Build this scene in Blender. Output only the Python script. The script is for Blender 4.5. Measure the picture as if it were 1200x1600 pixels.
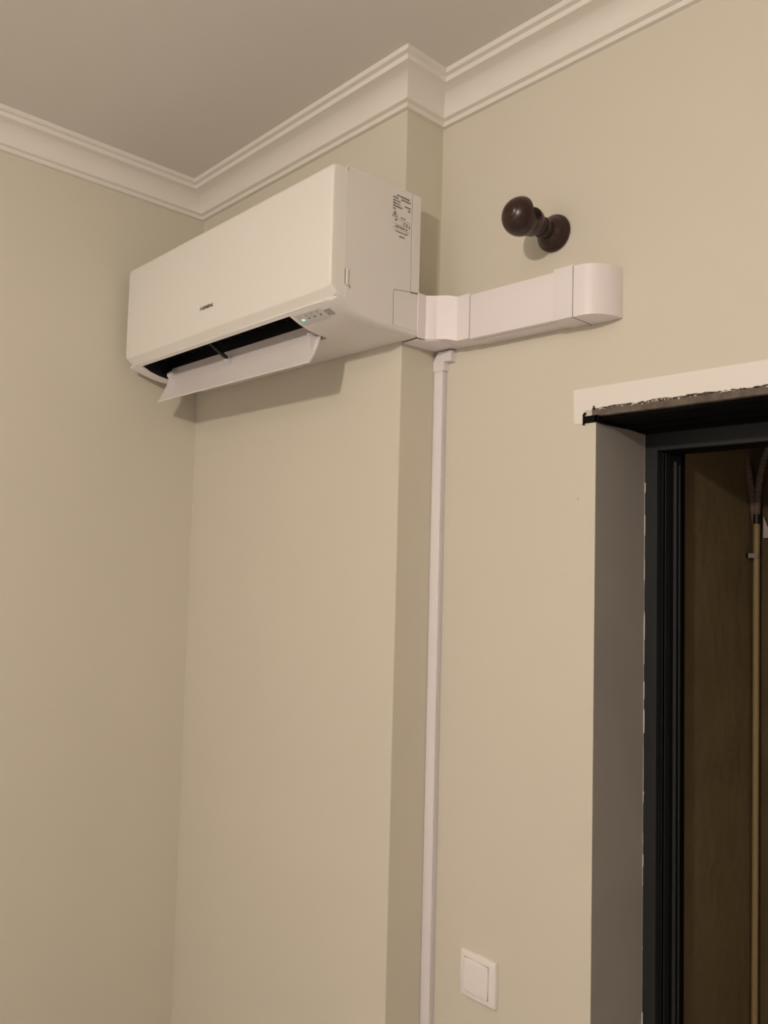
import bpy, bmesh, math, random
from mathutils import Vector, Matrix
random.seed(7)
for o in list(bpy.data.objects): bpy.data.objects.remove(o, do_unlink=True)
SC = bpy.context.scene; COL = SC.collection

# ------------------------------------------------------------------ camera
cam_d = bpy.data.cameras.new('camera'); cam = bpy.data.objects.new('camera', cam_d); COL.objects.link(cam)
cam_d.sensor_fit = 'HORIZONTAL'; cam_d.sensor_width = 36.0; cam_d.lens = 1261.18 * 36 / 1200
cam_d.clip_start = 0.02; cam_d.clip_end = 50
YAW, PITCH, ROLL = 0.8155, 0.0624, 0.0257
cam_f = Vector((-math.sin(YAW)*math.cos(PITCH), math.cos(YAW)*math.cos(PITCH), math.sin(PITCH)))
cam_r = Vector((math.cos(YAW), math.sin(YAW), 0)); cam_u = cam_r.cross(cam_f)
r2 = math.cos(ROLL)*cam_r + math.sin(ROLL)*cam_u; u2 = -math.sin(ROLL)*cam_r + math.cos(ROLL)*cam_u
cam.matrix_world = Matrix(((r2.x, u2.x, -cam_f.x, 2.022), (r2.y, u2.y, -cam_f.y, -1.1616), (r2.z, u2.z, -cam_f.z, 1.6527), (0, 0, 0, 1)))
SC.camera = cam

# ------------------------------------------------------------------ world, lamps, exposure
world = bpy.data.worlds.new('world'); SC.world = world; world.use_nodes = True
world.node_tree.nodes['Background'].inputs[0].default_value = (0.9, 0.72, 0.5, 1)
world.node_tree.nodes['Background'].inputs[1].default_value = 0.0
LAMP = (1.80, -2.02, 2.36)
def point_light(name, loc, power, radius, color):
    l = bpy.data.lights.new(name, 'POINT'); l.energy = power; l.shadow_soft_size = radius; l.color = color
    o = bpy.data.objects.new(name, l); o.location = loc; COL.objects.link(o); return o
point_light('ceiling_lamp_light', LAMP, 61, 0.045, (1.0, 0.885, 0.79))
def area_light(name, loc, rot, sx, sy, power, color):
    l = bpy.data.lights.new(name, 'AREA'); l.shape = 'RECTANGLE'; l.size = sx; l.size_y = sy; l.energy = power; l.color = color
    o = bpy.data.objects.new(name, l); o.location = loc; o.rotation_euler = rot; COL.objects.link(o); return o
area_light('rear_fill_light', (1.05, -4.15, 0.80), (math.radians(84), 0, 0), 1.2, 1.2, 7, (1.0, 0.92, 1.0))  # added fill with no known source, lifts the lower walls
SC.view_settings.view_transform = 'Standard'; SC.view_settings.look = 'None'
SC.view_settings.gamma = 1.0; SC.view_settings.use_curve_mapping = False
SC.view_settings.exposure = 0.09

# ------------------------------------------------------------------ materials
def mat(name, col, rough=0.5, metal=0.0, coat=0.0, bump=0.0, bscale=200.0, var=0.0, vscale=3.0, emit=None, spec=0.5, bdist=0.001):
    m = bpy.data.materials.new(name); m.use_nodes = True; nt = m.node_tree; b = nt.nodes['Principled BSDF']
    b.inputs['Base Color'].default_value = (*col, 1); b.inputs['Roughness'].default_value = rough
    b.inputs['Metallic'].default_value = metal; b.inputs['Coat Weight'].default_value = coat
    b.inputs['Specular IOR Level'].default_value = spec
    tc = nt.nodes.new('ShaderNodeTexCoord')
    if var:
        n = nt.nodes.new('ShaderNodeTexNoise'); n.inputs['Scale'].default_value = vscale; n.inputs['Detail'].default_value = 5
        nt.links.new(tc.outputs['Object'], n.inputs['Vector'])
        r = nt.nodes.new('ShaderNodeValToRGB')
        r.color_ramp.elements[0].position = 0.3; r.color_ramp.elements[1].position = 0.7
        r.color_ramp.elements[0].color = tuple(c*(1-var) for c in col)+(1,); r.color_ramp.elements[1].color = tuple(min(1, c*(1+var)) for c in col)+(1,)
        nt.links.new(n.outputs['Fac'], r.inputs['Fac']); nt.links.new(r.outputs['Color'], b.inputs['Base Color'])
    if bump:
        n2 = nt.nodes.new('ShaderNodeTexNoise'); n2.inputs['Scale'].default_value = bscale; n2.inputs['Detail'].default_value = 4
        nt.links.new(tc.outputs['Object'], n2.inputs['Vector'])
        bp = nt.nodes.new('ShaderNodeBump'); bp.inputs['Strength'].default_value = bump; bp.inputs['Distance'].default_value = bdist
        nt.links.new(n2.outputs['Fac'], bp.inputs['Height']); nt.links.new(bp.outputs['Normal'], b.inputs['Normal'])
    if emit:
        b.inputs['Emission Color'].default_value = (*emit[0], 1); b.inputs['Emission Strength'].default_value = emit[1]
    return m
M = {
 'wall': mat('wall_paint', (0.70, 0.655, 0.545), 0.75, bump=0.25, bscale=60, var=0.012, vscale=2.5, spec=0.25),
 'wall_dim': mat('far_wall_paint', (0.55, 0.52, 0.47), 0.85, spec=0.2),
 'ceiling': mat('ceiling_paint', (0.74, 0.71, 0.65), 0.85, bump=0.15, bscale=80, spec=0.2),
 'floor': mat('floor_tiles', (0.57, 0.55, 0.57), 0.45, var=0.25, vscale=4),
 'crown': mat('crown_plaster', (0.84, 0.80, 0.73), 0.55, bump=0.05, bscale=40, spec=0.3),
 'patch': mat('patch_plaster', (0.86, 0.81, 0.76), 0.8, bump=0.3, bscale=90, spec=0.2),
 'broken': mat('broken_plaster', (0.15, 0.125, 0.10), 0.95, bump=0.5, bscale=140, var=0.25, vscale=60, spec=0.1, bdist=0.002),
 'crumb': mat('white_plaster_crumb', (0.80, 0.76, 0.70), 0.9, spec=0.1),
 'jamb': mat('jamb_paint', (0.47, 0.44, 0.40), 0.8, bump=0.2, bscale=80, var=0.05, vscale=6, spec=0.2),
 'steel': mat('dark_lintel_steel', (0.006, 0.0055, 0.005), 0.9, spec=0.1, bump=0.3, bscale=40, var=0.5, vscale=9),
 'frame': mat('anthracite_frame', (0.022, 0.024, 0.025), 0.5, spec=0.4),
 'frame_black': mat('black_gasket', (0.0015, 0.0015, 0.0018), 0.6, spec=0.1),
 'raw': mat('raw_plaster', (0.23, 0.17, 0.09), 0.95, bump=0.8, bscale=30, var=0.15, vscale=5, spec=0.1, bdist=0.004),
 'casing': mat('casing_plastic', (0.82, 0.79, 0.755), 0.42, bump=0.05, bscale=900, spec=0.4),
 'panel': mat('panel_plastic', (0.85, 0.82, 0.76), 0.38, spec=0.4),
 'flap': mat('flap_plastic', (0.80, 0.75, 0.73), 0.4, spec=0.4),
 'black': mat('black_cavity', (0.004, 0.004, 0.005), 0.6, spec=0.3),
 'dark': mat('dark_plastic', (0.010, 0.011, 0.013), 0.35, spec=0.5),
 'seam': mat('seam_shadow_gap', (0.10, 0.08, 0.065), 0.9, spec=0.1),
 'print': mat('black_print', (0.05, 0.035, 0.03), 0.6, spec=0.2),
 'print_grey': mat('grey_print', (0.16, 0.13, 0.11), 0.6, spec=0.2),
 'sensor': mat('sensor_window', (0.42, 0.40, 0.39), 0.2, spec=0.5),
 'led': mat('green_led', (0.2, 0.9, 0.6), 0.4, emit=((0.30, 1.0, 0.62), 1.0)),
 'duct': mat('duct_plastic', (0.86, 0.80, 0.80), 0.38, bump=0.04, bscale=700, spec=0.45),
 'trunk': mat('trunking_plastic', (0.84, 0.79, 0.80), 0.4, spec=0.4),
 'switch': mat('switch_plastic', (0.88, 0.83, 0.80), 0.3, spec=0.5),
 'wood': mat('dark_varnished_wood', (0.028, 0.008, 0.005), 0.33, coat=0.10, var=0.35, vscale=25, spec=0.5),
 'pipe': mat('beige_pipe', (0.30, 0.22, 0.10), 0.5, spec=0.4),
 'hose': mat('grey_corrugated_hose', (0.19, 0.14, 0.105), 0.6, spec=0.3),
 'raw_dark': mat('darker_raw_surface', (0.10, 0.072, 0.035), 0.95, bump=0.8, bscale=30, var=0.2, vscale=6, spec=0.1, bdist=0.004),  # darker tone than the raw plaster, for outer back wall and ceiling
 'clip': mat('grey_pipe_clip', (0.26, 0.22, 0.20), 0.5),
 'tape': mat('black_tape', (0.004, 0.004, 0.005), 0.5),
 'paper': mat('pale_card', (0.45, 0.38, 0.36), 0.8),
}

# ------------------------------------------------------------------ helpers
def world_of(p):
    v = Vector((0, 0, 0))
    while p is not None: v = v + p.location; p = p.parent
    return v
def obj(name, bm, m, parent=None, smooth=None):
    """link a bmesh given in world coordinates as one object"""
    bmesh.ops.recalc_face_normals(bm, faces=bm.faces[:])
    off = world_of(parent)
    for v in bm.verts: v.co -= off
    me = bpy.data.meshes.new(name); bm.to_mesh(me); bm.free()
    mm = m if isinstance(m, (list, tuple)) else [m]
    for k in mm: me.materials.append(k)
    if smooth is not None:
        for p in me.polygons: p.use_smooth = True
        me.set_sharp_from_angle(angle=math.radians(smooth))
    o = bpy.data.objects.new(name, me); COL.objects.link(o)
    if parent: o.parent = parent
    return o
def thing(name, label, cat, loc):
    o = bpy.data.objects.new(name, None); COL.objects.link(o); o.location = loc; o.empty_display_size = 0.05
    o['label'] = label; o['category'] = cat; return o
def struct(o): o['kind'] = 'structure'; return o
def add_box(bm, x0, x1, y0, y1, z0, z1):
    vs = [bm.verts.new((x, y, z)) for x in (x0, x1) for y in (y0, y1) for z in (z0, z1)]
    for f in ((0,1,3,2),(4,6,7,5),(0,4,5,1),(2,3,7,6),(0,2,6,4),(1,5,7,3)): bm.faces.new([vs[i] for i in f])
    return vs
def box(x0, x1, y0, y1, z0, z1, bev=0, seg=2):
    bm = bmesh.new(); add_box(bm, x0, x1, y0, y1, z0, z1)
    if bev: bmesh.ops.bevel(bm, geom=bm.edges[:], offset=bev, segments=seg, profile=0.5, affect='EDGES')
    return bm
def add_loft(bm, rings, caps=True):
    vr = [[bm.verts.new(p) for p in r] for r in rings]; n = len(vr[0])
    for a, b in zip(vr, vr[1:]):
        for i in range(n):
            bm.faces.new((a[i], a[(i+1) % n], b[(i+1) % n], b[i]))
    if caps: bm.faces.new(vr[0]); bm.faces.new(vr[-1][::-1])
    return vr
def prism_x(bm, prof, x0, x1): return add_loft(bm, [[(x, y, z) for y, z in prof] for x in (x0, x1)])
def prism_z(bm, prof, z0, z1): return add_loft(bm, [[(x, y, z) for x, y in prof] for z in (z0, z1)])
def prism_y(bm, prof, y0, y1): return add_loft(bm, [[(x, y, z) for x, z in prof] for y in (y0, y1)])
def add_tube(bm, pts, r, n=12, caps=True):
    pts = [Vector(p) for p in pts]; rings = []; up = None
    for i, p in enumerate(pts):
        t = (pts[min(i+1, len(pts)-1)] - pts[max(i-1, 0)]).normalized()
        if up is None: up = Vector((0, 0, 1)) if abs(t.z) < 0.9 else Vector((1, 0, 0))
        a = t.cross(up).normalized(); b = a.cross(t).normalized(); up = b
        rr = r(i) if callable(r) else r
        rings.append([p + rr*(math.cos(2*math.pi*k/n)*a + math.sin(2*math.pi*k/n)*b) for k in range(n)])
    add_loft(bm, rings, caps)
def add_lathe_y(bm, cx, cz, prof, n=48):
    """prof: (y, radius) pairs around an axis parallel to Y"""
    rings = [[(cx + r*math.cos(2*math.pi*k/n), y, cz + r*math.sin(2*math.pi*k/n)) for k in range(n)] for y, r in prof]
    add_loft(bm, rings)
def bevel_sharp(bm, off, seg=2, ang=30):
    es = [e for e in bm.edges if len(e.link_faces) == 2 and e.calc_face_angle(0) > math.radians(ang)]
    bmesh.ops.bevel(bm, geom=es, offset=off, segments=seg, profile=0.5, affect='EDGES')
def boolean(o, cutters):
    for c in cutters:
        md = o.modifiers.new('cut', 'BOOLEAN'); md.object = c; md.operation = 'DIFFERENCE'; md.solver = 'EXACT'
    dg = bpy.context.evaluated_depsgraph_get(); dg.update()
    me = bpy.data.meshes.new_from_object(o.evaluated_get(dg))
    o.modifiers.clear(); old = o.data; o.data = me; bpy.data.meshes.remove(old)
    for c in cutters: bpy.data.objects.remove(c, do_unlink=True)
def text_bm(bm, s, size, mw, italic=0.0, xs=1.0, align='LEFT', bold=0.0):
    cu = bpy.data.curves.new('txt', 'FONT'); cu.body = s; cu.size = size; cu.extrude = 0.00012
    cu.shear = italic; cu.align_x = align; cu.offset = bold
    o = bpy.data.objects.new('txt', cu); COL.objects.link(o)
    dg = bpy.context.evaluated_depsgraph_get(); dg.update()
    me = bpy.data.meshes.new_from_object(o.evaluated_get(dg))
    me.transform(Matrix.Diagonal((xs, 1, 1, 1))); me.transform(mw); bm.from_mesh(me)
    bpy.data.meshes.remove(me); bpy.data.objects.remove(o, do_unlink=True); bpy.data.curves.remove(cu)

# ------------------------------------------------------------------ the room
W, D = 0.8284, 0.1136            # pilaster width and its projection in front of the back wall
H = 2.6923; RX, RY = 4.0, -4.2    # ceiling height, far corner of the room
XD, XD2, T = 1.2241, 2.12, 0.1773 # doorway sides and reveal depth
ZL = 1.9305                        # top of the doorway
struct(obj('floor', box(-0.12, RX+0.12, RY-0.12, 1.2, -0.1, 0), M['floor']))
struct(obj('ceiling', box(-0.12, RX+0.12, RY-0.12, 0.4, H, H+0.1), M['ceiling']))
struct(obj('wall_left', box(-0.12, 0, RY, D+0.2, 0, H), M['wall']))
struct(obj('wall_right', box(RX, RX+0.12, RY, 0.4, 0, H), M['wall_dim']))
struct(obj('wall_rear', box(-0.12, RX+0.12, RY-0.12, RY, 0, H), M['wall_dim']))
bm = box(0, W, 0, D+0.19, 0, H)
es = [e for e in bm.edges if all(abs(v.co.x-W) < 1e-5 and abs(v.co.y) < 1e-5 for v in e.verts)]
bmesh.ops.bevel(bm, geom=es, offset=0.0022, segments=3, profile=0.5, affect='EDGES')
struct(obj('wall_pilaster', bm, M['wall']))
# back wall with the doorway; the reveal faces carry a greyer paint
bm = bmesh.new(); add_box(bm, W, XD, D, D+0.19, 0, H); add_box(bm, XD, XD2, D, D+0.19, ZL, H); add_box(bm, XD2, RX+0.12, D, D+0.19, 0, H)
bmesh.ops.remove_doubles(bm, verts=bm.verts[:], dist=1e-5)
bm.normal_update()
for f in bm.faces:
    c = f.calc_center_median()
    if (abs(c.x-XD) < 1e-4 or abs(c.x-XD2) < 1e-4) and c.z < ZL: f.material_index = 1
wall_back = struct(obj('wall_back', bm, [M['wall'], M['jamb']]))

# small marks on the paint
bm = bmesh.new(); bmesh.ops.create_icosphere(bm, subdivisions=1, radius=0.0016, matrix=Matrix.Translation((1.1872, D, 1.7785)) @ Matrix.Diagonal((0.7, 0.3, 1.1, 1)))
obj('paint_speck', bm, mat('brown_speck', (0.16, 0.12, 0.08), 0.8), wall_back)

# crown moulding swept round the room
cr = [(0, 2.6173), (0.0099, 2.6173), (0.0099, 2.6273), (0.0185, 2.6285), (0.0200, 2.6290)]
for k in range(1, 13):
    a = math.pi/2*k/12; cr.append((0.0655-0.0455*math.cos(a), 2.629+0.0400*math.sin(a)))
cr = cr[:-1] + [(0.0655, 2.6697), (0.0680, 2.6698), (0.0680, 2.6805), (0.0781, 2.6818), (0.0781, H), (0, H)]
path = [(0, RY), (0, 0), (W, 0), (W, D), (RX, D), (RX, RY)]
rings = []
n = len(path)
for i, p in enumerate(path):
    a, b, c = Vector(path[i-1]), Vector(p), Vector(path[(i+1) % n])
    d1 = (b-a).normalized(); d2 = (c-b).normalized()
    n1 = Vector((d1.y, -d1.x)); n2 = Vector((d2.y, -d2.x))      # pointing into the room
    m = (n1+n2)/(1+n1.dot(n2))
    rings.append([(b.x+m.x*o, b.y+m.y*o, z) for o, z in cr])
bm = bmesh.new(); add_loft(bm, rings+[rings[0]], caps=False); bmesh.ops.remove_doubles(bm, verts=bm.verts[:], dist=1e-5)
struct(obj('trim_1', bm, M['crown'], smooth=25))

# ------------------------------------------------------------------ the doorway
# repaired plaster band above the doorway with its ragged lower edge
def ragged(x0, x1, zt, zb, amp, step=0.006, seed=3, left_drop=None):
    rnd = random.Random(seed); top = [(x0, zt), (x1, zt)]; low = []; x = x1; off = 0
    while x > x0:
        off = off*0.6 + rnd.uniform(-amp, amp)*0.7; low.append((x, zb+off)); x -= step*rnd.uniform(0.5, 1.4)
    low.append((x0, zb)); return top + low
bm = bmesh.new()
prof = [(1.1766, 1.9825), (XD2+0.06, 1.9815), (XD2+0.06, 1.944)]
rnd = random.Random(5); x = XD2+0.05; off = 0
while x > 1.226:
    off = 0.6*off + rnd.uniform(-0.0016, 0.0016); prof.append((x, 1.9432+off)); x -= rnd.uniform(0.003, 0.009)
prof += [(1.221, 1.9440), (1.212, 1.9395), (1.2035, 1.9415), (1.2005, 1.9330), (1.1990, 1.9180), (1.1925, 1.9165), (1.1780, 1.9190), (1.1772, 1.9400)]
prism_y(bm, prof, D-0.0013, D+0.0005)
obj('plaster_patch', bm, M['patch'], wall_back)
bm = bmesh.new()   # crumbling band under it
prof = ragged(1.216, XD2, 1.9450, 1.9283, 0.0004, seed=8)
prism_y(bm, prof, D-0.0009, D+0.012)
obj('broken_plaster_edge', bm, M['broken'], wall_back)
bm = bmesh.new(); rnd = random.Random(12)
for k in range(70):      # loose white bits along the break
    x = rnd.uniform(1.222, 1.56) if k < 52 else rnd.uniform(1.56, 2.1); z = 1.9428-0.0035*rnd.random()**1.5; s = rnd.uniform(0.0005, 0.0013)
    bmesh.ops.create_icosphere(bm, subdivisions=1, radius=s, matrix=Matrix.Translation((x, D-0.0013, z)) @ Matrix.Rotation(rnd.random()*3, 4, 'Y') @ Matrix.Diagonal((2.2, 0.6, 0.8, 1)))
o = obj('plaster_crumbs', bm, M['crumb'], wall_back); o['kind'] = 'stuff'
bm = bmesh.new(); rnd = random.Random(21); x = 1.232     # dark hollows where the plaster has flaked away
while x < 2.1:
    l = rnd.uniform(0.004, 0.020); h = rnd.uniform(0.0008, 0.0026); z = 1.9432-rnd.uniform(0.0, 0.0016)
    prism_y(bm, [(x, z), (x+l*0.3, z+h*0.5), (x+l*0.7, z+h*0.3), (x+l, z-h*0.2), (x+l*0.6, z-h*0.8), (x+l*0.2, z-h*0.6)], D-0.0016, D-0.0008); x += l*rnd.uniform(0.7, 1.6)
obj('plaster_hollow', bm, mat('plaster_hollow', (0.045, 0.032, 0.024), 0.95, spec=0.05), wall_back)
bm = bmesh.new()         # paint line left along the frame
rnd = random.Random(4); z = 0.0
while z < 1.90:
    h = rnd.uniform(0.004, 0.05); wd = rnd.uniform(0.0, 0.0006) if rnd.random() < 0.8 else rnd.uniform(0.0008, 0.0020)
    add_box(bm, XD, XD+max(wd, 0.0001), D+T-0.0015, D+T-0.0003, z, z+h); z += h
o = obj('sealant_bead', bm, M['crumb'], wall_back)
# steel lintel: soffit plate plus a thin angle that runs out over the jamb
bm = bmesh.new()
add_box(bm, XD-0.0005, XD2, D+0.012, D+0.19, 1.9235, 1.9303)
add_box(bm, XD-0.0245, XD+0.004, D-0.003, D+0.004, 1.9175, 1.9300)       # end lug on the wall face
add_box(bm, XD-0.0255, XD-0.0235, D-0.0045, D+0.004, 1.9140, 1.9345)
prism_x(bm, [(D-0.003, 1.9175), (D-0.003, 1.9300), (D+0.10, 1.9330), (D+0.1773, 1.9330), (D+0.1773, 1.9165), (D+0.12, 1.9185), (D+0.03, 1.9165)], XD-0.001, XD+0.006)
add_box(bm, XD, XD2, D+0.09, D+0.10, 1.9185, 1.9235)
add_box(bm, XD, XD2, D+0.150, D+0.1773, 1.9170, 1.9235)
struct(obj('trim_2', bm, M['steel']))
bm = bmesh.new()
bmesh.ops.create_icosphere(bm, subdivisions=2, radius=0.0024, matrix=Matrix.Translation((XD-0.0215, D-0.003, 1.9350)))
bmesh.ops.create_icosphere(bm, subdivisions=2, radius=0.0020, matrix=Matrix.Translation((XD-0.0035, D-0.003, 1.9425)))
add_box(bm, XD-0.0045, XD-0.0025, D-0.003, D, 1.9405, 1.9475)
obj('wall_fixing', bm, M['steel'], wall_back)

# door frame (no leaf in view)
YF = D+T
door = bpy.data.objects.new('door_1', None); COL.objects.link(door); door.location = (XD, YF, 0); struct(door)
bm = bmesh.new()
add_box(bm, XD, 1.2500, YF, YF+0.018, 0, 1.9170); add_box(bm, 1.2500, XD2-0.026, YF, YF+0.018, 1.8838, 1.9170); add_box(bm, XD2-0.026, XD2, YF, YF+0.018, 0, 1.9170)
obj('frame_face', bm, M['frame'], door)
bm = bmesh.new()   # inner profile of the frame
add_box(bm, XD, 1.2535, YF+0.018, YF+0.055, 0, 1.9170); add_box(bm, 1.2535, XD2-0.03, YF+0.018, YF+0.055, 1.8800, 1.9170); add_box(bm, XD2-0.03, XD2, YF+0.018, YF+0.055, 0, 1.9170)
add_box(bm, 1.2535, 1.2790, YF+0.039, YF+0.055, 0, 1.8800); add_box(bm, XD2-0.055, XD2-0.03, YF+0.039, YF+0.055, 0, 1.8800)
obj('frame_rebate', bm, M['frame_black'], door)
for x, w_, y in ((1.2520, 0.0012, YF+0.0170), (1.2560, 0.0014, YF+0.0200)):
    obj('gasket_rib', box(x, x+w_, y, YF+0.04, 0.0, 1.8800), M['frame'], door)
obj('door_stop', box(1.2655, 1.2720, YF+0.0330, YF+0.040, 0, 1.8640, bev=0.0012), M['frame'], door)
obj('gasket_rib', box(1.2765, 1.2788, YF+0.0350, YF+0.040, 0, 1.8560), M['frame'], door)

# beyond the doorway: a narrow unlit space with raw plaster
X2, Y2 = 1.262, 0.705
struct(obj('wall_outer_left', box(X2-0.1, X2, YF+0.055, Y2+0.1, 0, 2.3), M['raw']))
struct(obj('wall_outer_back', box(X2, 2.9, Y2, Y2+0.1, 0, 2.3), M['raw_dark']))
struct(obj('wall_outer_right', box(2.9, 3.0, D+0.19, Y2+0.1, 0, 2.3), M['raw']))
struct(obj('ceiling_outer', box(X2-0.1, 3.0, D+0.19, Y2+0.1, 2.3, 2.4), M['raw_dark']))  # unseen; colour darkened to deepen the shade beyond the doorway
# pipe in the corner of that space
PX, PY = 1.2795, 0.682
bm = bmesh.new(); add_tube(bm, [(PX-0.009, PY, 0.0), (PX-0.006, PY, 0.7), (PX-0.001, PY, 1.36), (PX, PY, 1.55), (PX+0.002, PY, 1.765)], 0.0068, 16)
pr = thing('pipe', 'slim beige pipe running up the corner beyond the dark door frame', 'pipe', (PX-0.009, PY, 0))
obj('tube', bm, M['pipe'], pr, smooth=40)
bm = bmesh.new(); add_tube(bm, [(PX+0.002, PY, 1.760), (PX+0.002, PY, 1.781)], 0.0078, 16); obj('tape_wrap', bm, M['tape'], pr, smooth=40)
bm = box(X2, PX+0.008, PY-0.010, PY-0.0065, 1.684, 1.694); add_box(bm, X2, X2+0.004, PY-0.010, PY+0.012, 1.684, 1.694)
obj('clip', bm, M['clip'], pr)
def hose(name, label, pts, r):
    P = [Vector(p) for p in pts]; out = []
    for i in range(len(P)-1):            # Catmull-Rom through the points
        a, b, c, d = P[max(i-1, 0)], P[i], P[i+1], P[min(i+2, len(P)-1)]
        for k in range(24):
            t = k/24; out.append(0.5*((2*b)+(c-a)*t+(2*a-5*b+4*c-d)*t*t+(3*b-a-3*c+d)*t**3))
    out.append(P[-1])
    bm = bmesh.new(); add_tube(bm, out, lambda i: r*(1.0 if i % 2 else 0.86), 14)
    o = obj(name, bm, M['hose'], smooth=20); o['label'] = label; o['category'] = 'hose'; return o
hose('corrugated_hose', 'grey corrugated hose coming out of the taped top of the beige pipe and bending right', [(PX+0.002, PY, 1.781), (PX+0.004, PY, 1.82), (PX+0.010, PY, 1.87), (PX+0.028, PY, 1.93), (PX+0.07, PY, 1.99), (PX+0.15, PY, 2.03)], 0.0080)
hose('corrugated_hose', 'darker corrugated hose slanting down from upper left to the taped pipe', [(PX-0.034, PY+0.004, 2.06), (PX-0.028, PY+0.002, 1.95), (PX-0.020, PY+0.002, 1.89), (PX-0.010, PY+0.004, 1.83), (PX-0.004, PY+0.010, 1.76)], 0.0092)
bm = bmesh.new(); prism_y(bm, [(1.291, 1.778), (1.2905, 1.7290), (1.3085, 1.7290), (1.301, 1.752)], PY+0.012, PY+0.0135)
o = obj('card_tag', bm, M['paper']); o['label'] = 'small pale triangular card hanging just right of the black taped pipe joint'; o['category'] = 'tag'

# ------------------------------------------------------------------ air conditioner
XA, XB = 0.0363, 0.8763
ac = thing('air_conditioner', 'white wall mounted split air conditioner indoor unit with open flap above the pilaster', 'air conditioner', (0.456, 0, 2.115))
under = [(-.2195, 2.1435), (-.215, 2.140), (-.19, 2.1295), (-.165, 2.1225), (-.14, 2.1185), (-.11, 2.116), (-.07, 2.1150), (-0.0008, 2.115)]
def under_z(y):
    for (a, za), (b, zb) in zip(under, under[1:]):
        if a <= y <= b: return za+(zb-za)*(y-a)/(b-a)
    return under[0][1] if y < under[0][0] else under[-1][1]
prof = [(-0.0008, 2.409), (-0.003, 2.4105), (-0.12, 2.4105), (-0.193, 2.4080), (-0.1980, 2.4070), (-0.1995, 2.4055), (-0.1995, 2.30), (-0.1995, 2.1492), (-0.2188, 2.1492), (-0.2213, 2.1484), (-0.2222, 2.1466), (-0.2212, 2.1446)] + under
rings = []; R = 0.017
ts = [0, .0004, .0015, .0035, .0065, .0105, .0145, .017, .022, .028]
def ring(x, t):
    lift = R - math.sqrt(max(0, R*R-(R-t)**2)) if t < R else 0
    e = max(0, 0.0015-t)
    out = []
    for y, z in prof:
        k = 1.0; ky = max(0.06, min(1, (y+0.2195)/0.034)) * (1 if y < -0.05 else 0.45)
        zz = z + lift*ky*0.75 if z < 2.1436 else z
        if z > 2.39: zz = z - e*0.8
        yy = y + (0.0030*(max(0, 1-t/0.028)) if (y < -0.2185 and 2.144 < z < 2.149) else 0)
        out.append((x, yy, zz))
    return out
for t in ts: rings.append(ring(XA+t, t))
for x in (0.2, 0.4, 0.6): rings.append(ring(x, 1))
for t in ts[::-1]: rings.append(ring(XB-t, t))
bm = bmesh.new(); add_loft(bm, rings)
casing = obj('casing', bm, M['casing'], ac)
OX0, OX1 = 0.091, 0.7255
bm = bmesh.new()
prism_x(bm, [(-0.2155, 2.05), (-0.2155, 2.155), (-0.195, 2.20), (-0.16, 2.225), (-0.12, 2.215), (-0.1165, 2.16), (-0.1165, 2.05)], OX0, OX1)
cut = obj('cut', bm, M['black'])
bpy.context.view_layer.update(); boolean(casing, [cut])
casing.data.materials.clear(); casing.data.materials.append(M['casing'])
for p_ in casing.data.polygons: p_.use_smooth = True; p_.material_index = 0
casing.data.set_sharp_from_angle(angle=math.radians(35))
# liner of the air outlet: thin black shell on the front, top, rear and ends
bm = bmesh.new()
pin = [(-0.2150, 2.1470), (-0.2150, 2.155), (-0.1945, 2.1993), (-0.16, 2.2242), (-0.1205, 2.2143), (-0.1172, 2.16), (-0.1172, 2.1225)]
pout = [(-0.2136, 2.1470), (-0.2136, 2.155), (-0.1935, 2.1978), (-0.16, 2.2225), (-0.1218, 2.2132), (-0.1186, 2.16), (-0.1186, 2.1225)]
prism_x(bm, pin+pout[::-1], OX0+0.0008, OX1-0.0008)
endp = [(-0.2136, 2.1440)]+pout[1:-1]+[(-0.1186, 2.119), (-0.14, 2.1205), (-0.165, 2.1245), (-0.19, 2.1315)]
prism_x(bm, endp, OX0+0.0006, OX0+0.0014); prism_x(bm, endp, OX1-0.0014, OX1-0.0006)
obj('outlet_liner', bm, M['black'], ac)
vane0 = None
for k in range(14):
    x = 0.125 + k*0.0435
    bm = bmesh.new()
    prism_x(bm, [(-0.205, 2.158), (-0.185, 2.190), (-0.150, 2.205), (-0.140, 2.180), (-0.160, 2.160)], x-0.0006, x+0.0006)
    if vane0 is None: vane0 = obj('vane', bm, M['dark'], ac); x00 = x
    else:
        bm.free(); v = vane0.copy(); v.location.x = x-x00; COL.objects.link(v)
# front panel
bm = bmesh.new()
pp = [(-0.1998, 2.4062), (-0.218, 2.4045), (-0.2280, 2.4020), (-0.2330, 2.3980), (-0.2346, 2.3915), (-0.2349, 2.30), (-0.2346, 2.1685), (-0.2342, 2.1650), (-0.2328, 2.1625), (-0.2195, 2.1505), (-0.2185, 2.1493), (-0.1998, 2.1493)]
rings = []; RC = 0.020
def pring(x, t):
    """rounded corners when seen from the front"""
    def ins(r): return r-math.sqrt(max(0, r*r-(r-t)**2)) if t < r else 0
    out = []
    for y, z in pp:
        yy = y; zz = z
        if z > 2.38: zz = z - ins(0.012)*0.8
        if z < 2.173: zz = z + ins(0.016)*0.55*(1 if y < -0.2180 else 0)
        if y < -0.205: yy = min(-0.2, y + ins(0.005)*0.8)
        out.append((x, yy, zz))
    return out
ts = [0, .0003, .001, .0022, .004, .007, .011, .016]
for t in ts: rings.append(pring(XA+0.0006+t, t))
for x in (0.2, 0.456, 0.7): rings.append(pring(x, 1))
for t in ts[::-1]: rings.append(pring(XB-0.0006-t, t))
add_loft(bm, rings); obj('front_panel', bm, M['panel'], ac, smooth=40)
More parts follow.
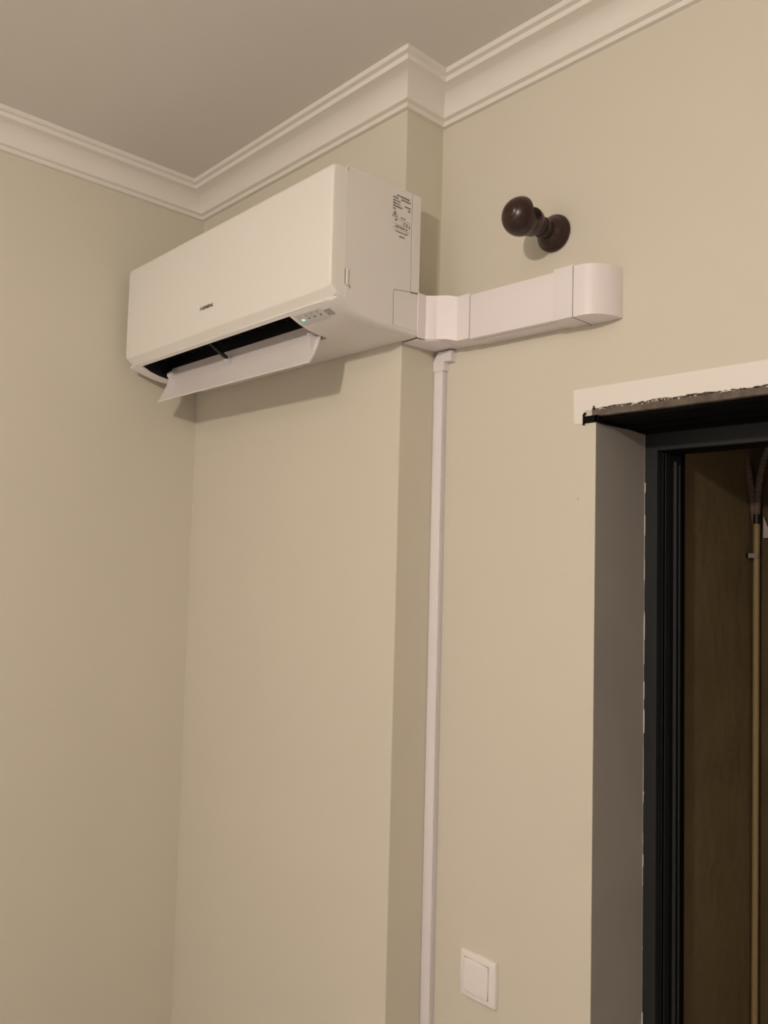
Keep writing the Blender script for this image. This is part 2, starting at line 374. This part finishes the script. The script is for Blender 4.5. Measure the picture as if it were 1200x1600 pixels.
# pale lip round the outlet tray
bm = bmesh.new()
lip = [(XA+0.052, -0.165)]
zl = lambda y: under_z(y)
pts = []
for y in (-.105, -.125, -.145, -.165, -.185, -.200): pts.append((0.8530-0.02*max(0, (-.15-y))*0, y, zl(y)-0.0002))
pts += [(0.8500, -.2110, 2.1395), (0.8440, -.2180, 2.1440), (0.835, -.2205, 2.1452)]
pts += [(x, -.2214, 2.1458) for x in (0.8, 0.7, 0.5, 0.3, 0.15, 0.0700)]
pts += [(0.0620, -.2160, 2.1425)] + [(0.0600, y, zl(y)-0.0002) for y in (-.205, -.185, -.165, -.145, -.125, -.105)]
add_tube(bm, pts, lambda i: 0.0016 if 5 < i < len(pts)-6 else 0.0009, 8)
obj('outlet_lip', bm, M['casing'], ac, smooth=60)
# flap
cs = [(-0.1275, 2.1500), (-0.1290, 2.138), (-0.1320, 2.122), (-0.1362, 2.106), (-0.1420, 2.0905), (-0.1495, 2.0755), (-0.1590, 2.0605)]
def thick(cs, t):
    out = []
    for i, (y, z) in enumerate(cs):
        a = Vector(cs[max(i-1, 0)]); b = Vector(cs[min(i+1, len(cs)-1)]); d_ = (b-a).normalized(); n_ = Vector((-d_.y, d_.x)); out.append((y+n_.x*t, z+n_.y*t))
    return out
a_ = thick(cs, 0.0013); b_ = thick(cs, -0.0013)
bm = bmesh.new(); prism_x(bm, a_+b_[::-1], 0.0820, 0.7235); flap = obj('flap', bm, M['flap'], ac, smooth=40)
bm = bmesh.new(); prism_x(bm, [(-0.1600, 2.0612), (-0.1622, 2.0600), (-0.1600, 2.0575), (-0.1575, 2.0592)], 0.0815, 0.7240); obj('edge_strip', bm, M['panel'], flap)
rib = [(-0.1330, 2.122), (-0.1585, 2.1215), (-0.1520, 2.105), (-0.1505, 2.088), (-0.1438, 2.0880), (-0.137, 2.105)]
bm = bmesh.new(); prism_x(bm, rib, 0.7125, 0.7137); obj('end_rib', bm, M['flap'], flap)
bm = bmesh.new(); add_tube(bm, [(0.7131, -0.1590, 2.1215), (0.7131, -0.1540, 2.104), (0.7131, -0.1515, 2.090)], 0.0010, 8); obj('end_rib_edge', bm, M['panel'], flap)
bm = bmesh.new(); prism_x(bm, [(-0.1290, 2.139), (-0.1440, 2.1385), (-0.1480, 2.130), (-0.1470, 2.118), (-0.1530, 2.09), (-0.1600, 2.064), (-0.145, 2.085), (-0.136, 2.108)], 0.1080, 0.1092); obj('end_rib', bm, M['flap'], flap)
bm = bmesh.new(); add_tube(bm, [(0.0985, -0.1375, 2.1300), (0.1180, -0.1375, 2.1300)], 0.0095, 20); obj('pivot_boss', bm, M['flap'], flap, smooth=40)
bm = bmesh.new(); add_tube(bm, [(0.1175, -0.1390, 2.1350), (0.1190, -0.1390, 2.1350)], 0.0014, 10); obj('pivot_pin', bm, M['print'], flap, smooth=40)
bm = bmesh.new(); add_tube(bm, [(0.372, -0.186, 2.158), (0.375, -0.172, 2.148), (0.380, -0.158, 2.137), (0.383, -0.146, 2.1285)], lambda i: (0.003, 0.0045, 0.0048, 0.0048)[i], 12)
bmesh.ops.create_icosphere(bm, subdivisions=2, radius=0.0050, matrix=Matrix.Translation((0.383, -0.146, 2.1285))); obj('support_arm', bm, M['dark'], ac, smooth=50)
bm = bmesh.new(); prism_x(bm, [(-0.134, 2.127), (-0.151, 2.124), (-0.149, 2.118), (-0.137, 2.112)], 0.381, 0.386); obj('arm_socket', bm, M['flap'], flap)
# control area under the right end of the casing
def on_under(bm, x, y, w_, h_, lift=0.0004):
    z0, z1 = under_z(y-h_/2)-lift, under_z(y+h_/2)-lift
    vs = [bm.verts.new(c) for c in ((x-w_/2, y-h_/2, z0), (x+w_/2, y-h_/2, z0), (x+w_/2, y+h_/2, z1), (x-w_/2, y+h_/2, z1))]
    vt = [bm.verts.new((v.co.x, v.co.y, v.co.z+0.0003)) for v in vs]
    bm.faces.new(vs); bm.faces.new(vt[::-1])
    for i in range(4): bm.faces.new((vs[i], vs[(i+1) % 4], vt[(i+1) % 4], vt[i]))
cp = None
bm = bmesh.new()
for y0, y1 in ((-.212, -.190), (-.190, -.181)):
    a, b = under_z(y0), under_z(y1)
    add_loft(bm, [[(x, y0, a-.0003), (x, y0, a), (x, y1, b), (x, y1, b-.0003)] for x in (0.7355, 0.8160)])
cp = obj('control_panel', bm, mat('control_panel_plastic', (0.66, 0.64, 0.62), 0.3), ac)
bm = bmesh.new(); on_under(bm, 0.8290, -0.1965, 0.0200, 0.0170); obj('sensor_window', bm, M['sensor'], ac)
bm = bmesh.new(); on_under(bm, 0.7490, -0.1975, 0.0075, 0.0042, 0.0009); obj('indicator_light', bm, M['led'], cp)
for x in (0.7677, 0.7857, 0.8041):
    bm = bmesh.new(); on_under(bm, x, -0.1978, 0.0046, 0.0034, 0.0008); obj('indicator_light', bm, M['print_grey'], cp)
bm = bmesh.new()
tilt = Matrix(((1, 0, 0, 0), (0, 0.92, 0.4, 0), (0, -0.4, 0.92, 0), (0, 0, 0, 1)))
def icon(x, kind):
    y = -0.2068; z = under_z(y)-0.0009
    base = Matrix.Translation((x, y, z)) @ Matrix.Rotation(math.radians(-22), 4, 'X')
    def ringseg(r0, r1, a0, a1, n=14):
        for k in range(n):
            q = [a0+(a1-a0)*k/n, a0+(a1-a0)*(k+1)/n]
            bm.faces.new([bm.verts.new(base @ Vector((r*math.cos(t), r*math.sin(t), 0))) for r, t in ((r0, q[0]), (r1, q[0]), (r1, q[1]), (r0, q[1]))])
    if kind == 0: ringseg(.0019, .0027, 0.6, 5.7); ringseg(0, .0008, 0, 6.283)
    if kind == 1: ringseg(.0018, .0027, 0, 6.283, 6)
    if kind == 2:
        ringseg(.0004, .0012, 0, 6.283); ringseg(.0019, .0026, 0.6, 2.5); ringseg(.0019, .0026, 3.7, 5.7)
icon(0.7684, 0); icon(0.7857, 1); icon(0.8039, 2)
obj('printed_symbols', bm, M['print_grey'], cp)
bm = bmesh.new(); on_under(bm, 0.7455, -0.2060, 0.0032, 0.0008, 0.0008); obj('printed_symbols', bm, mat('red_print', (0.45, 0.2, 0.17), 0.6), cp)
# brand lettering on the front panel, facing -Y
FR = Matrix.Rotation(math.radians(90), 4, 'X')
bm = bmesh.new()
text_bm(bm, 'GENERAL', 0.0104, Matrix.Translation((0.4160, -0.2351, 2.2143)) @ FR, italic=0.2, xs=1.08, bold=0.00035)
base = Matrix.Translation((0.4115, -0.2351, 2.2180)) @ FR
for k in range(24):          # ring mark crossed by a slanting stroke
    q = [2*math.pi*k/24, 2*math.pi*(k+1)/24]
    def pt(r, t): x_, y_ = r*math.cos(t)*0.9, r*math.sin(t); return bm.verts.new(base @ Vector((x_+y_*0.25, y_, 0)))
    bm.faces.new([pt(.0017, q[0]), pt(.0036, q[0]), pt(.0036, q[1]), pt(.0017, q[1])])
bm.faces.new([bm.verts.new(base @ Vector(c)) for c in ((-.0036, -.0002, 0.0001), (.0032, .0054, 0.0001), (.0038, .0040, 0.0001), (-.0028, -.0014, 0.0001))])
obj('brand_lettering', bm, M['print'], ac)
# rating label on the right end, facing +X; u runs towards +Y
SR = Matrix(((0, 0, 1, 0), (1, 0, 0, 0), (0, 1, 0, 0), (0, 0, 0, 1)))
bm = bmesh.new()
def side_text(s, y, z, size, align='LEFT', xs=1.0, bold=0.00020): text_bm(bm, s, size, Matrix.Translation((XB+0.0002, y, z)) @ SR, xs=xs, align=align, bold=bold)
LY0, LY1 = -0.0795, -0.0300
side_text('AIR CONDITIONER', (LY0+LY1)/2+0.003, 2.3905, 0.0042, 'CENTER')
side_text('MODEL', LY0, 2.3845, 0.0042); side_text('ASHG12KMTA', LY1, 2.3845, 0.0044, 'RIGHT')
side_text('INPUT 230 V', LY0, 2.3785, 0.0038); side_text('SERIAL No.', LY0, 2.3727, 0.0042); side_text('E 000 000', LY1, 2.3735, 0.0042, 'RIGHT')
side_text('REFRIGERANT', LY0, 2.3669, 0.0042); side_text('R32', LY1, 2.3669, 0.0046, 'RIGHT'); side_text('IP20', LY0, 2.3611, 0.0040)
side_text('Max. 4.2', LY0+0.023, 2.3475, 0.0036); side_text('C E', LY1-0.0075, 2.3345, 0.0085, 'RIGHT', 1.0, 0.0003)
side_text('i&', LY0+0.006, 2.3385, 0.0066); side_text('X', LY1, 2.3340, 0.0070, 'RIGHT', 0.8, 0.0003)
side_text('FUJITSU GENERAL LTD', (LY0+LY1)/2, 2.3268, 0.0036, 'CENTER', 0.95); side_text('1116 Suenaga, Kawasaki 213', (LY0+LY1)/2, 2.3170, 0.0034, 'CENTER', 0.9); side_text('MADE IN', (LY0+LY1)/2+0.002, 2.3080, 0.0038, 'CENTER')
for y0, y1, z in ((LY0+0.012, LY1, 2.3435), (LY0-0.001, LY1, 2.3322), (LY0-0.001, LY1, 2.3232)): add_box(bm, XB+0.0001, XB+0.0003, y0, y1, z, z+0.0005)
tri = [(LY0-0.001, 2.3462), (LY0+0.0125, 2.3462), (LY0+0.0058, 2.3585)]
for i in range(3):
    add_tube(bm, [(XB+0.0001, *tri[i]), (XB+0.0001, *tri[(i+1) % 3])], 0.0006, 6)
add_box(bm, XB+0.0001, XB+0.0003, LY0+0.0045, LY0+0.0071, 2.3485, 2.3545)
obj('rating_label', bm, M['print_grey'], ac)
# end face details: side cover, seams, latch notch
def seam(pts, r, name, m='seam'):
    bm = bmesh.new(); add_tube(bm, [(XB+0.00005, y, z) for y, z in pts], r, 6); obj(name, bm, M[m], ac)
seam([(-0.0715, 2.1260), (-0.0720, 2.160), (-0.0723, 2.193), (-0.0712, 2.1970), (-0.0680, 2.1985), (-0.0240, 2.2035)], 0.00045, 'seam')
seam([(-0.0240, 2.2030), (-0.0040, 2.2052)], 0.0010, 'seam', 'print')
seam([(-0.0252, 2.4085), (-0.0250, 2.30), (-0.0242, 2.2040)], 0.00035, 'seam')
seam([(-0.1990, 2.4040), (-0.1990, 2.3950)], 0.0005, 'seam'); seam([(-0.1997, 2.395), (-0.1997, 2.206)], 0.0004, 'seam', 'casing'); seam([(-0.1975, 2.172), (-0.1975, 2.150), (-0.2000, 2.1430), (-0.2060, 2.1395)], 0.0005, 'seam', 'casing')
bm = box(XB-0.002, XB+0.0010, -0.0708, -0.0005, 2.126, 2.1968, bev=0.0006); obj('side_cover', bm, M['casing'], ac)
bm = box(XB-0.002, XB+0.0007, -0.0236, -0.0005, 2.2065, 2.4080, bev=0.0006); obj('mounting_plate', bm, M['casing'], ac)
seam([(-0.1995, 2.2050), (-0.1990, 2.1745)], 0.0006, 'latch_gap', 'print')
bm = box(XB-0.002, XB+0.0030, -0.1985, -0.1935, 2.1740, 2.2055, bev=0.0005); obj('latch_tab', bm, M['panel'], ac)
seam([(-0.1880, 2.1760), (-0.1865, 2.1700)], 0.0006, 'latch_mark')

# ------------------------------------------------------------------ duct cover to the right of the unit
dc = thing('duct_cover', 'white plastic pipe duct cover running right from the air conditioner along the wall', 'duct cover', (1.07, D, 2.106))
def slope(bm, k=-0.019, x0=0.967):
    for v in bm.verts: v.co.z += k*(v.co.x-x0) if v.co.x > x0 else 0
bm = box(XB+0.0008, XB+0.0030, -0.0045, 0.0200, 2.1140, 2.2075, bev=0.0008)
obj('end_flange', bm, M['duct'], dc)
bm = bmesh.new()
plan = [(XB+0.0015, D-0.0003), (XB+0.0015, 0.0185), (XB+0.0050, 0.0190), (XB+0.0110, 0.0240), (XB+0.0170, 0.0300), (XB+0.0200, 0.0330), (XB+0.0210, 0.0325), (0.9150, 0.0455), (0.9330, 0.0555), (0.9425, 0.0560), (0.9655, 0.0560), (0.9655, D-0.0003)]
prism_z(bm, plan, 2.1142, 2.2060)
for v in bm.verts:
    if v.co.x > 0.92: v.co.z += -0.0050 if v.co.z < 2.15 else -0.0045
bevel_sharp(bm, 0.0010, 2, 50); obj('angled_adapter', bm, M['duct'], dc, smooth=25)
bm = bmesh.new()   # plate under the adapter
prism_z(bm, [(W+0.0005, 0.004), (XB-0.0050, 0.004), (XB-0.0005, 0.0195), (0.9000, 0.0400), (0.9000, D-0.0003), (W+0.0005, D-0.0003)], 2.1122, 2.1141)
obj('adapter_base', bm, M['duct'], dc)
bm = box(0.9660, 1.1740, 0.0565, D-0.0003, 2.1070, 2.1980, bev=0.0014); slope(bm); obj('straight_section', bm, M['duct'], dc, smooth=25)
bm = box(1.1715, 1.2145, 0.0505, D-0.0003, 2.1005, 2.1965, bev=0.0012); obj('coupling', bm, M['duct'], dc, smooth=25)
bm = bmesh.new()
plan = [(1.2150, D-0.0003), (1.2150, 0.0490)]
for k in range(15):
    a = math.pi/2*k/14; plan.append((1.2300+0.0465*math.sin(a), D-0.0020-0.0626*math.cos(a)))
plan.append((1.2765, D-0.0003))
prism_z(bm, plan, 2.0990, 2.1925)
for v in bm.verts:
    if v.co.z > 2.15: v.co.z -= (v.co.x-1.2150)*0.06
bevel_sharp(bm, 0.0012, 2, 50); obj('end_elbow', bm, M['duct'], dc, smooth=30)
bm = box(1.2144, 1.2152, 0.0484, D-0.001, 2.0985, 2.1928); obj('joint_gap', bm, M['seam'], dc)
bm = bmesh.new(); add_box(bm, 0.9650, 0.9662, 0.0570, D-0.001, 2.1085, 2.1960); obj('joint_gap', bm, M['seam'], dc)
bm = bmesh.new(); add_tube(bm, [(0.966, 0.0690, 2.1069), (1.172, 0.0690, 2.1031)], 0.0006, 6); obj('lid_seam', bm, M['jamb'], dc)

# ------------------------------------------------------------------ slim cable trunking in the corner
tk = thing('cable_trunking', 'slim white cable trunking running down the corner beside the pilaster', 'cable trunking', (0.842, D, 0))
YT = D-0.0137
bm = box(W+0.0010, W+0.0262, YT, D-0.0002, 0.0, 2.075, bev=0.0007); obj('channel', bm, M['trunk'], tk, smooth=25)
bm = bmesh.new()
for y in (YT+0.0042, YT+0.0080, YT+0.0108): add_box(bm, W+0.0258, W+0.0275, y, y+0.0014, 0, 2.067)
obj('lid_rib', bm, M['trunk'], tk)
bm = bmesh.new()
for y in (YT+0.0027, YT+0.0064): add_box(bm, W+0.0256, W+0.0264, y, y+0.0010, 0, 2.067)
obj('lid_groove', bm, M['jamb'], tk)
bm = bmesh.new()
prism_y(bm, [(0.8555, 2.1085), (0.8800, 2.1085), (0.8800, 2.0860), (0.8600, 2.0870), (0.8595, 2.0675), (0.8293, 2.0675), (0.8288, 2.0900), (0.8385, 2.1040), (0.8420, 2.1085)], YT-0.0022, D-0.0002)
bevel_sharp(bm, 0.0008, 2, 30); obj('elbow_fitting', bm, M['trunk'], tk, smooth=25)
bm = bmesh.new()
for y in (YT+0.0030, YT+0.0080): add_box(bm, 0.8590, 0.8603, y, y+0.0012, 2.0680, 2.0855)
obj('fitting_rib', bm, M['trunk'], tk)

# ------------------------------------------------------------------ turned wooden curtain rod holder
HX, HZ = 1.1300, 2.2945
hk = thing('curtain_rod_holder', 'dark varnished turned wooden curtain rod holder fixed to the wall above the duct cover', 'curtain rod holder', (HX, D, HZ))
bm = bmesh.new()
add_lathe_y(bm, HX, HZ, [(D-0.0002, 0.0345), (D-0.004, 0.0362), (D-0.009, 0.0352), (D-0.0125, 0.0318), (D-0.0140, 0.0298), (D-0.0150, 0.0292), (D-0.0160, 0.0296), (D-0.0185, 0.0285), (D-0.022, 0.0245), (D-0.0260, 0.0195), (D-0.0280, 0.0175), (D-0.0290, 0.0010)])
obj('rosette', bm, M['wood'], hk, smooth=35)
bm = bmesh.new()
add_lathe_y(bm, HX, HZ, [(D-0.0270, 0.0160), (D-0.0310, 0.0145), (D-0.0350, 0.0150), (D-0.0375, 0.0178), (D-0.0405, 0.0195), (D-0.0440, 0.0192), (D-0.0462, 0.0165), (D-0.0475, 0.0150), (D-0.0510, 0.0165), (D-0.0560, 0.0172), (D-0.0605, 0.0160)])
obj('stem', bm, M['wood'], hk, smooth=35)
# cup: a ball with a round rod groove cut from the top along X
bm = bmesh.new(); cy = 0.0045; pr_ = [(0.0535, 0.0006), (0.0532, 0.0150), (0.0520, 0.0190), (0.0490, 0.0226), (0.0450, 0.0250), (0.0400, 0.0262), (0.0340, 0.0266)]
for k in range(6, 25):
    a = math.pi*k/24; r = 0.0355*math.sin(a); y = cy+0.0345*math.cos(a)
    if k == 24: r = 0.0006
    pr_.append((y, max(r, 0.0268) if k < 8 and y > 0.02 else r))
add_lathe_y(bm, HX, HZ, pr_)
ball = obj('rod_cup', bm, M['wood'], hk, smooth=40)
bm = bmesh.new(); gy, gz, gr = 0.0155, HZ+0.0050, 0.0186
gp = [(gy+gr*math.cos(a), gz+gr*math.sin(a)) for a in [math.pi+math.pi*k/20 for k in range(21)]] + [(gy+gr, gz+0.06), (gy-gr, gz+0.06)]
prism_x(bm, gp, HX-0.06, HX+0.06)
cut = obj('cut', bm, M['wood'])
bpy.context.view_layer.update(); boolean(ball, [cut])
for p_ in ball.data.polygons: p_.use_smooth = True
ball.data.set_sharp_from_angle(angle=math.radians(35))
bm = bmesh.new(); add_lathe_y(bm, HX, HZ+0.001, [(-0.0240, 0.0150), (-0.0285, 0.0145), (-0.0308, 0.0110), (-0.0318, 0.0040), (-0.0319, 0.0005)], 32); obj('front_button', bm, M['wood'], hk, smooth=35)

# ------------------------------------------------------------------ light switch
sw = thing('light_switch', 'square white rocker light switch low on the wall left of the doorway', 'light switch', (0.979, D, 0.8465))
def pillow(x0, x1, z0, z1, bow, yb, yf, edge, name, m, parent, tiltz=0.0):
    """square plate with gently bowed sides, domed towards the room"""
    def outline(i):
        pts = []; N = 10; a, b, c, d_ = x0+i, x1-i, z0+i, z1-i
        for k in range(N): t = k/N; s = bow*(1-(2*t-1)**2); pts.append((a+(b-a)*t, c-s))
        for k in range(N): t = k/N; s = bow*(1-(2*t-1)**2); pts.append((b+s, c+(d_-c)*t))
        for k in range(N): t = k/N; s = bow*(1-(2*t-1)**2); pts.append((b-(b-a)*t, d_+s))
        for k in range(N): t = k/N; s = bow*(1-(2*t-1)**2); pts.append((a-s, d_-(d_-c)*t))
        return pts
    bm = bmesh.new(); zc = (z0+z1)/2
    rings = [[(x, yb, z) for x, z in outline(0)]]
    for i, y in ((0, yb*0.45+yf*0.55), (edge*0.25, yb*0.15+yf*0.85), (edge, yf), (edge*2.5, yf-0.0006), (edge*5, yf-0.0009)):
        rings.append([(x, y+tiltz*(z-zc), z) for x, z in outline(i)])
    add_loft(bm, rings); return obj(name, bm, m, parent, smooth=40)
pillow(0.9325, 1.0205, 0.8035, 0.8895, 0.0012, D-0.0002, D-0.0095, 0.0016, 'cover_frame', M['switch'], sw)
obj('rocker_gap', box(0.9430, 1.0055, D-0.0106, D-0.0096, 0.8150, 0.8785), M['seam'], sw)
pillow(0.9440, 1.0045, 0.8160, 0.8775, 0.0010, D-0.0097, D-0.0135, 0.0012, 'rocker', M['switch'], sw, tiltz=0.028)
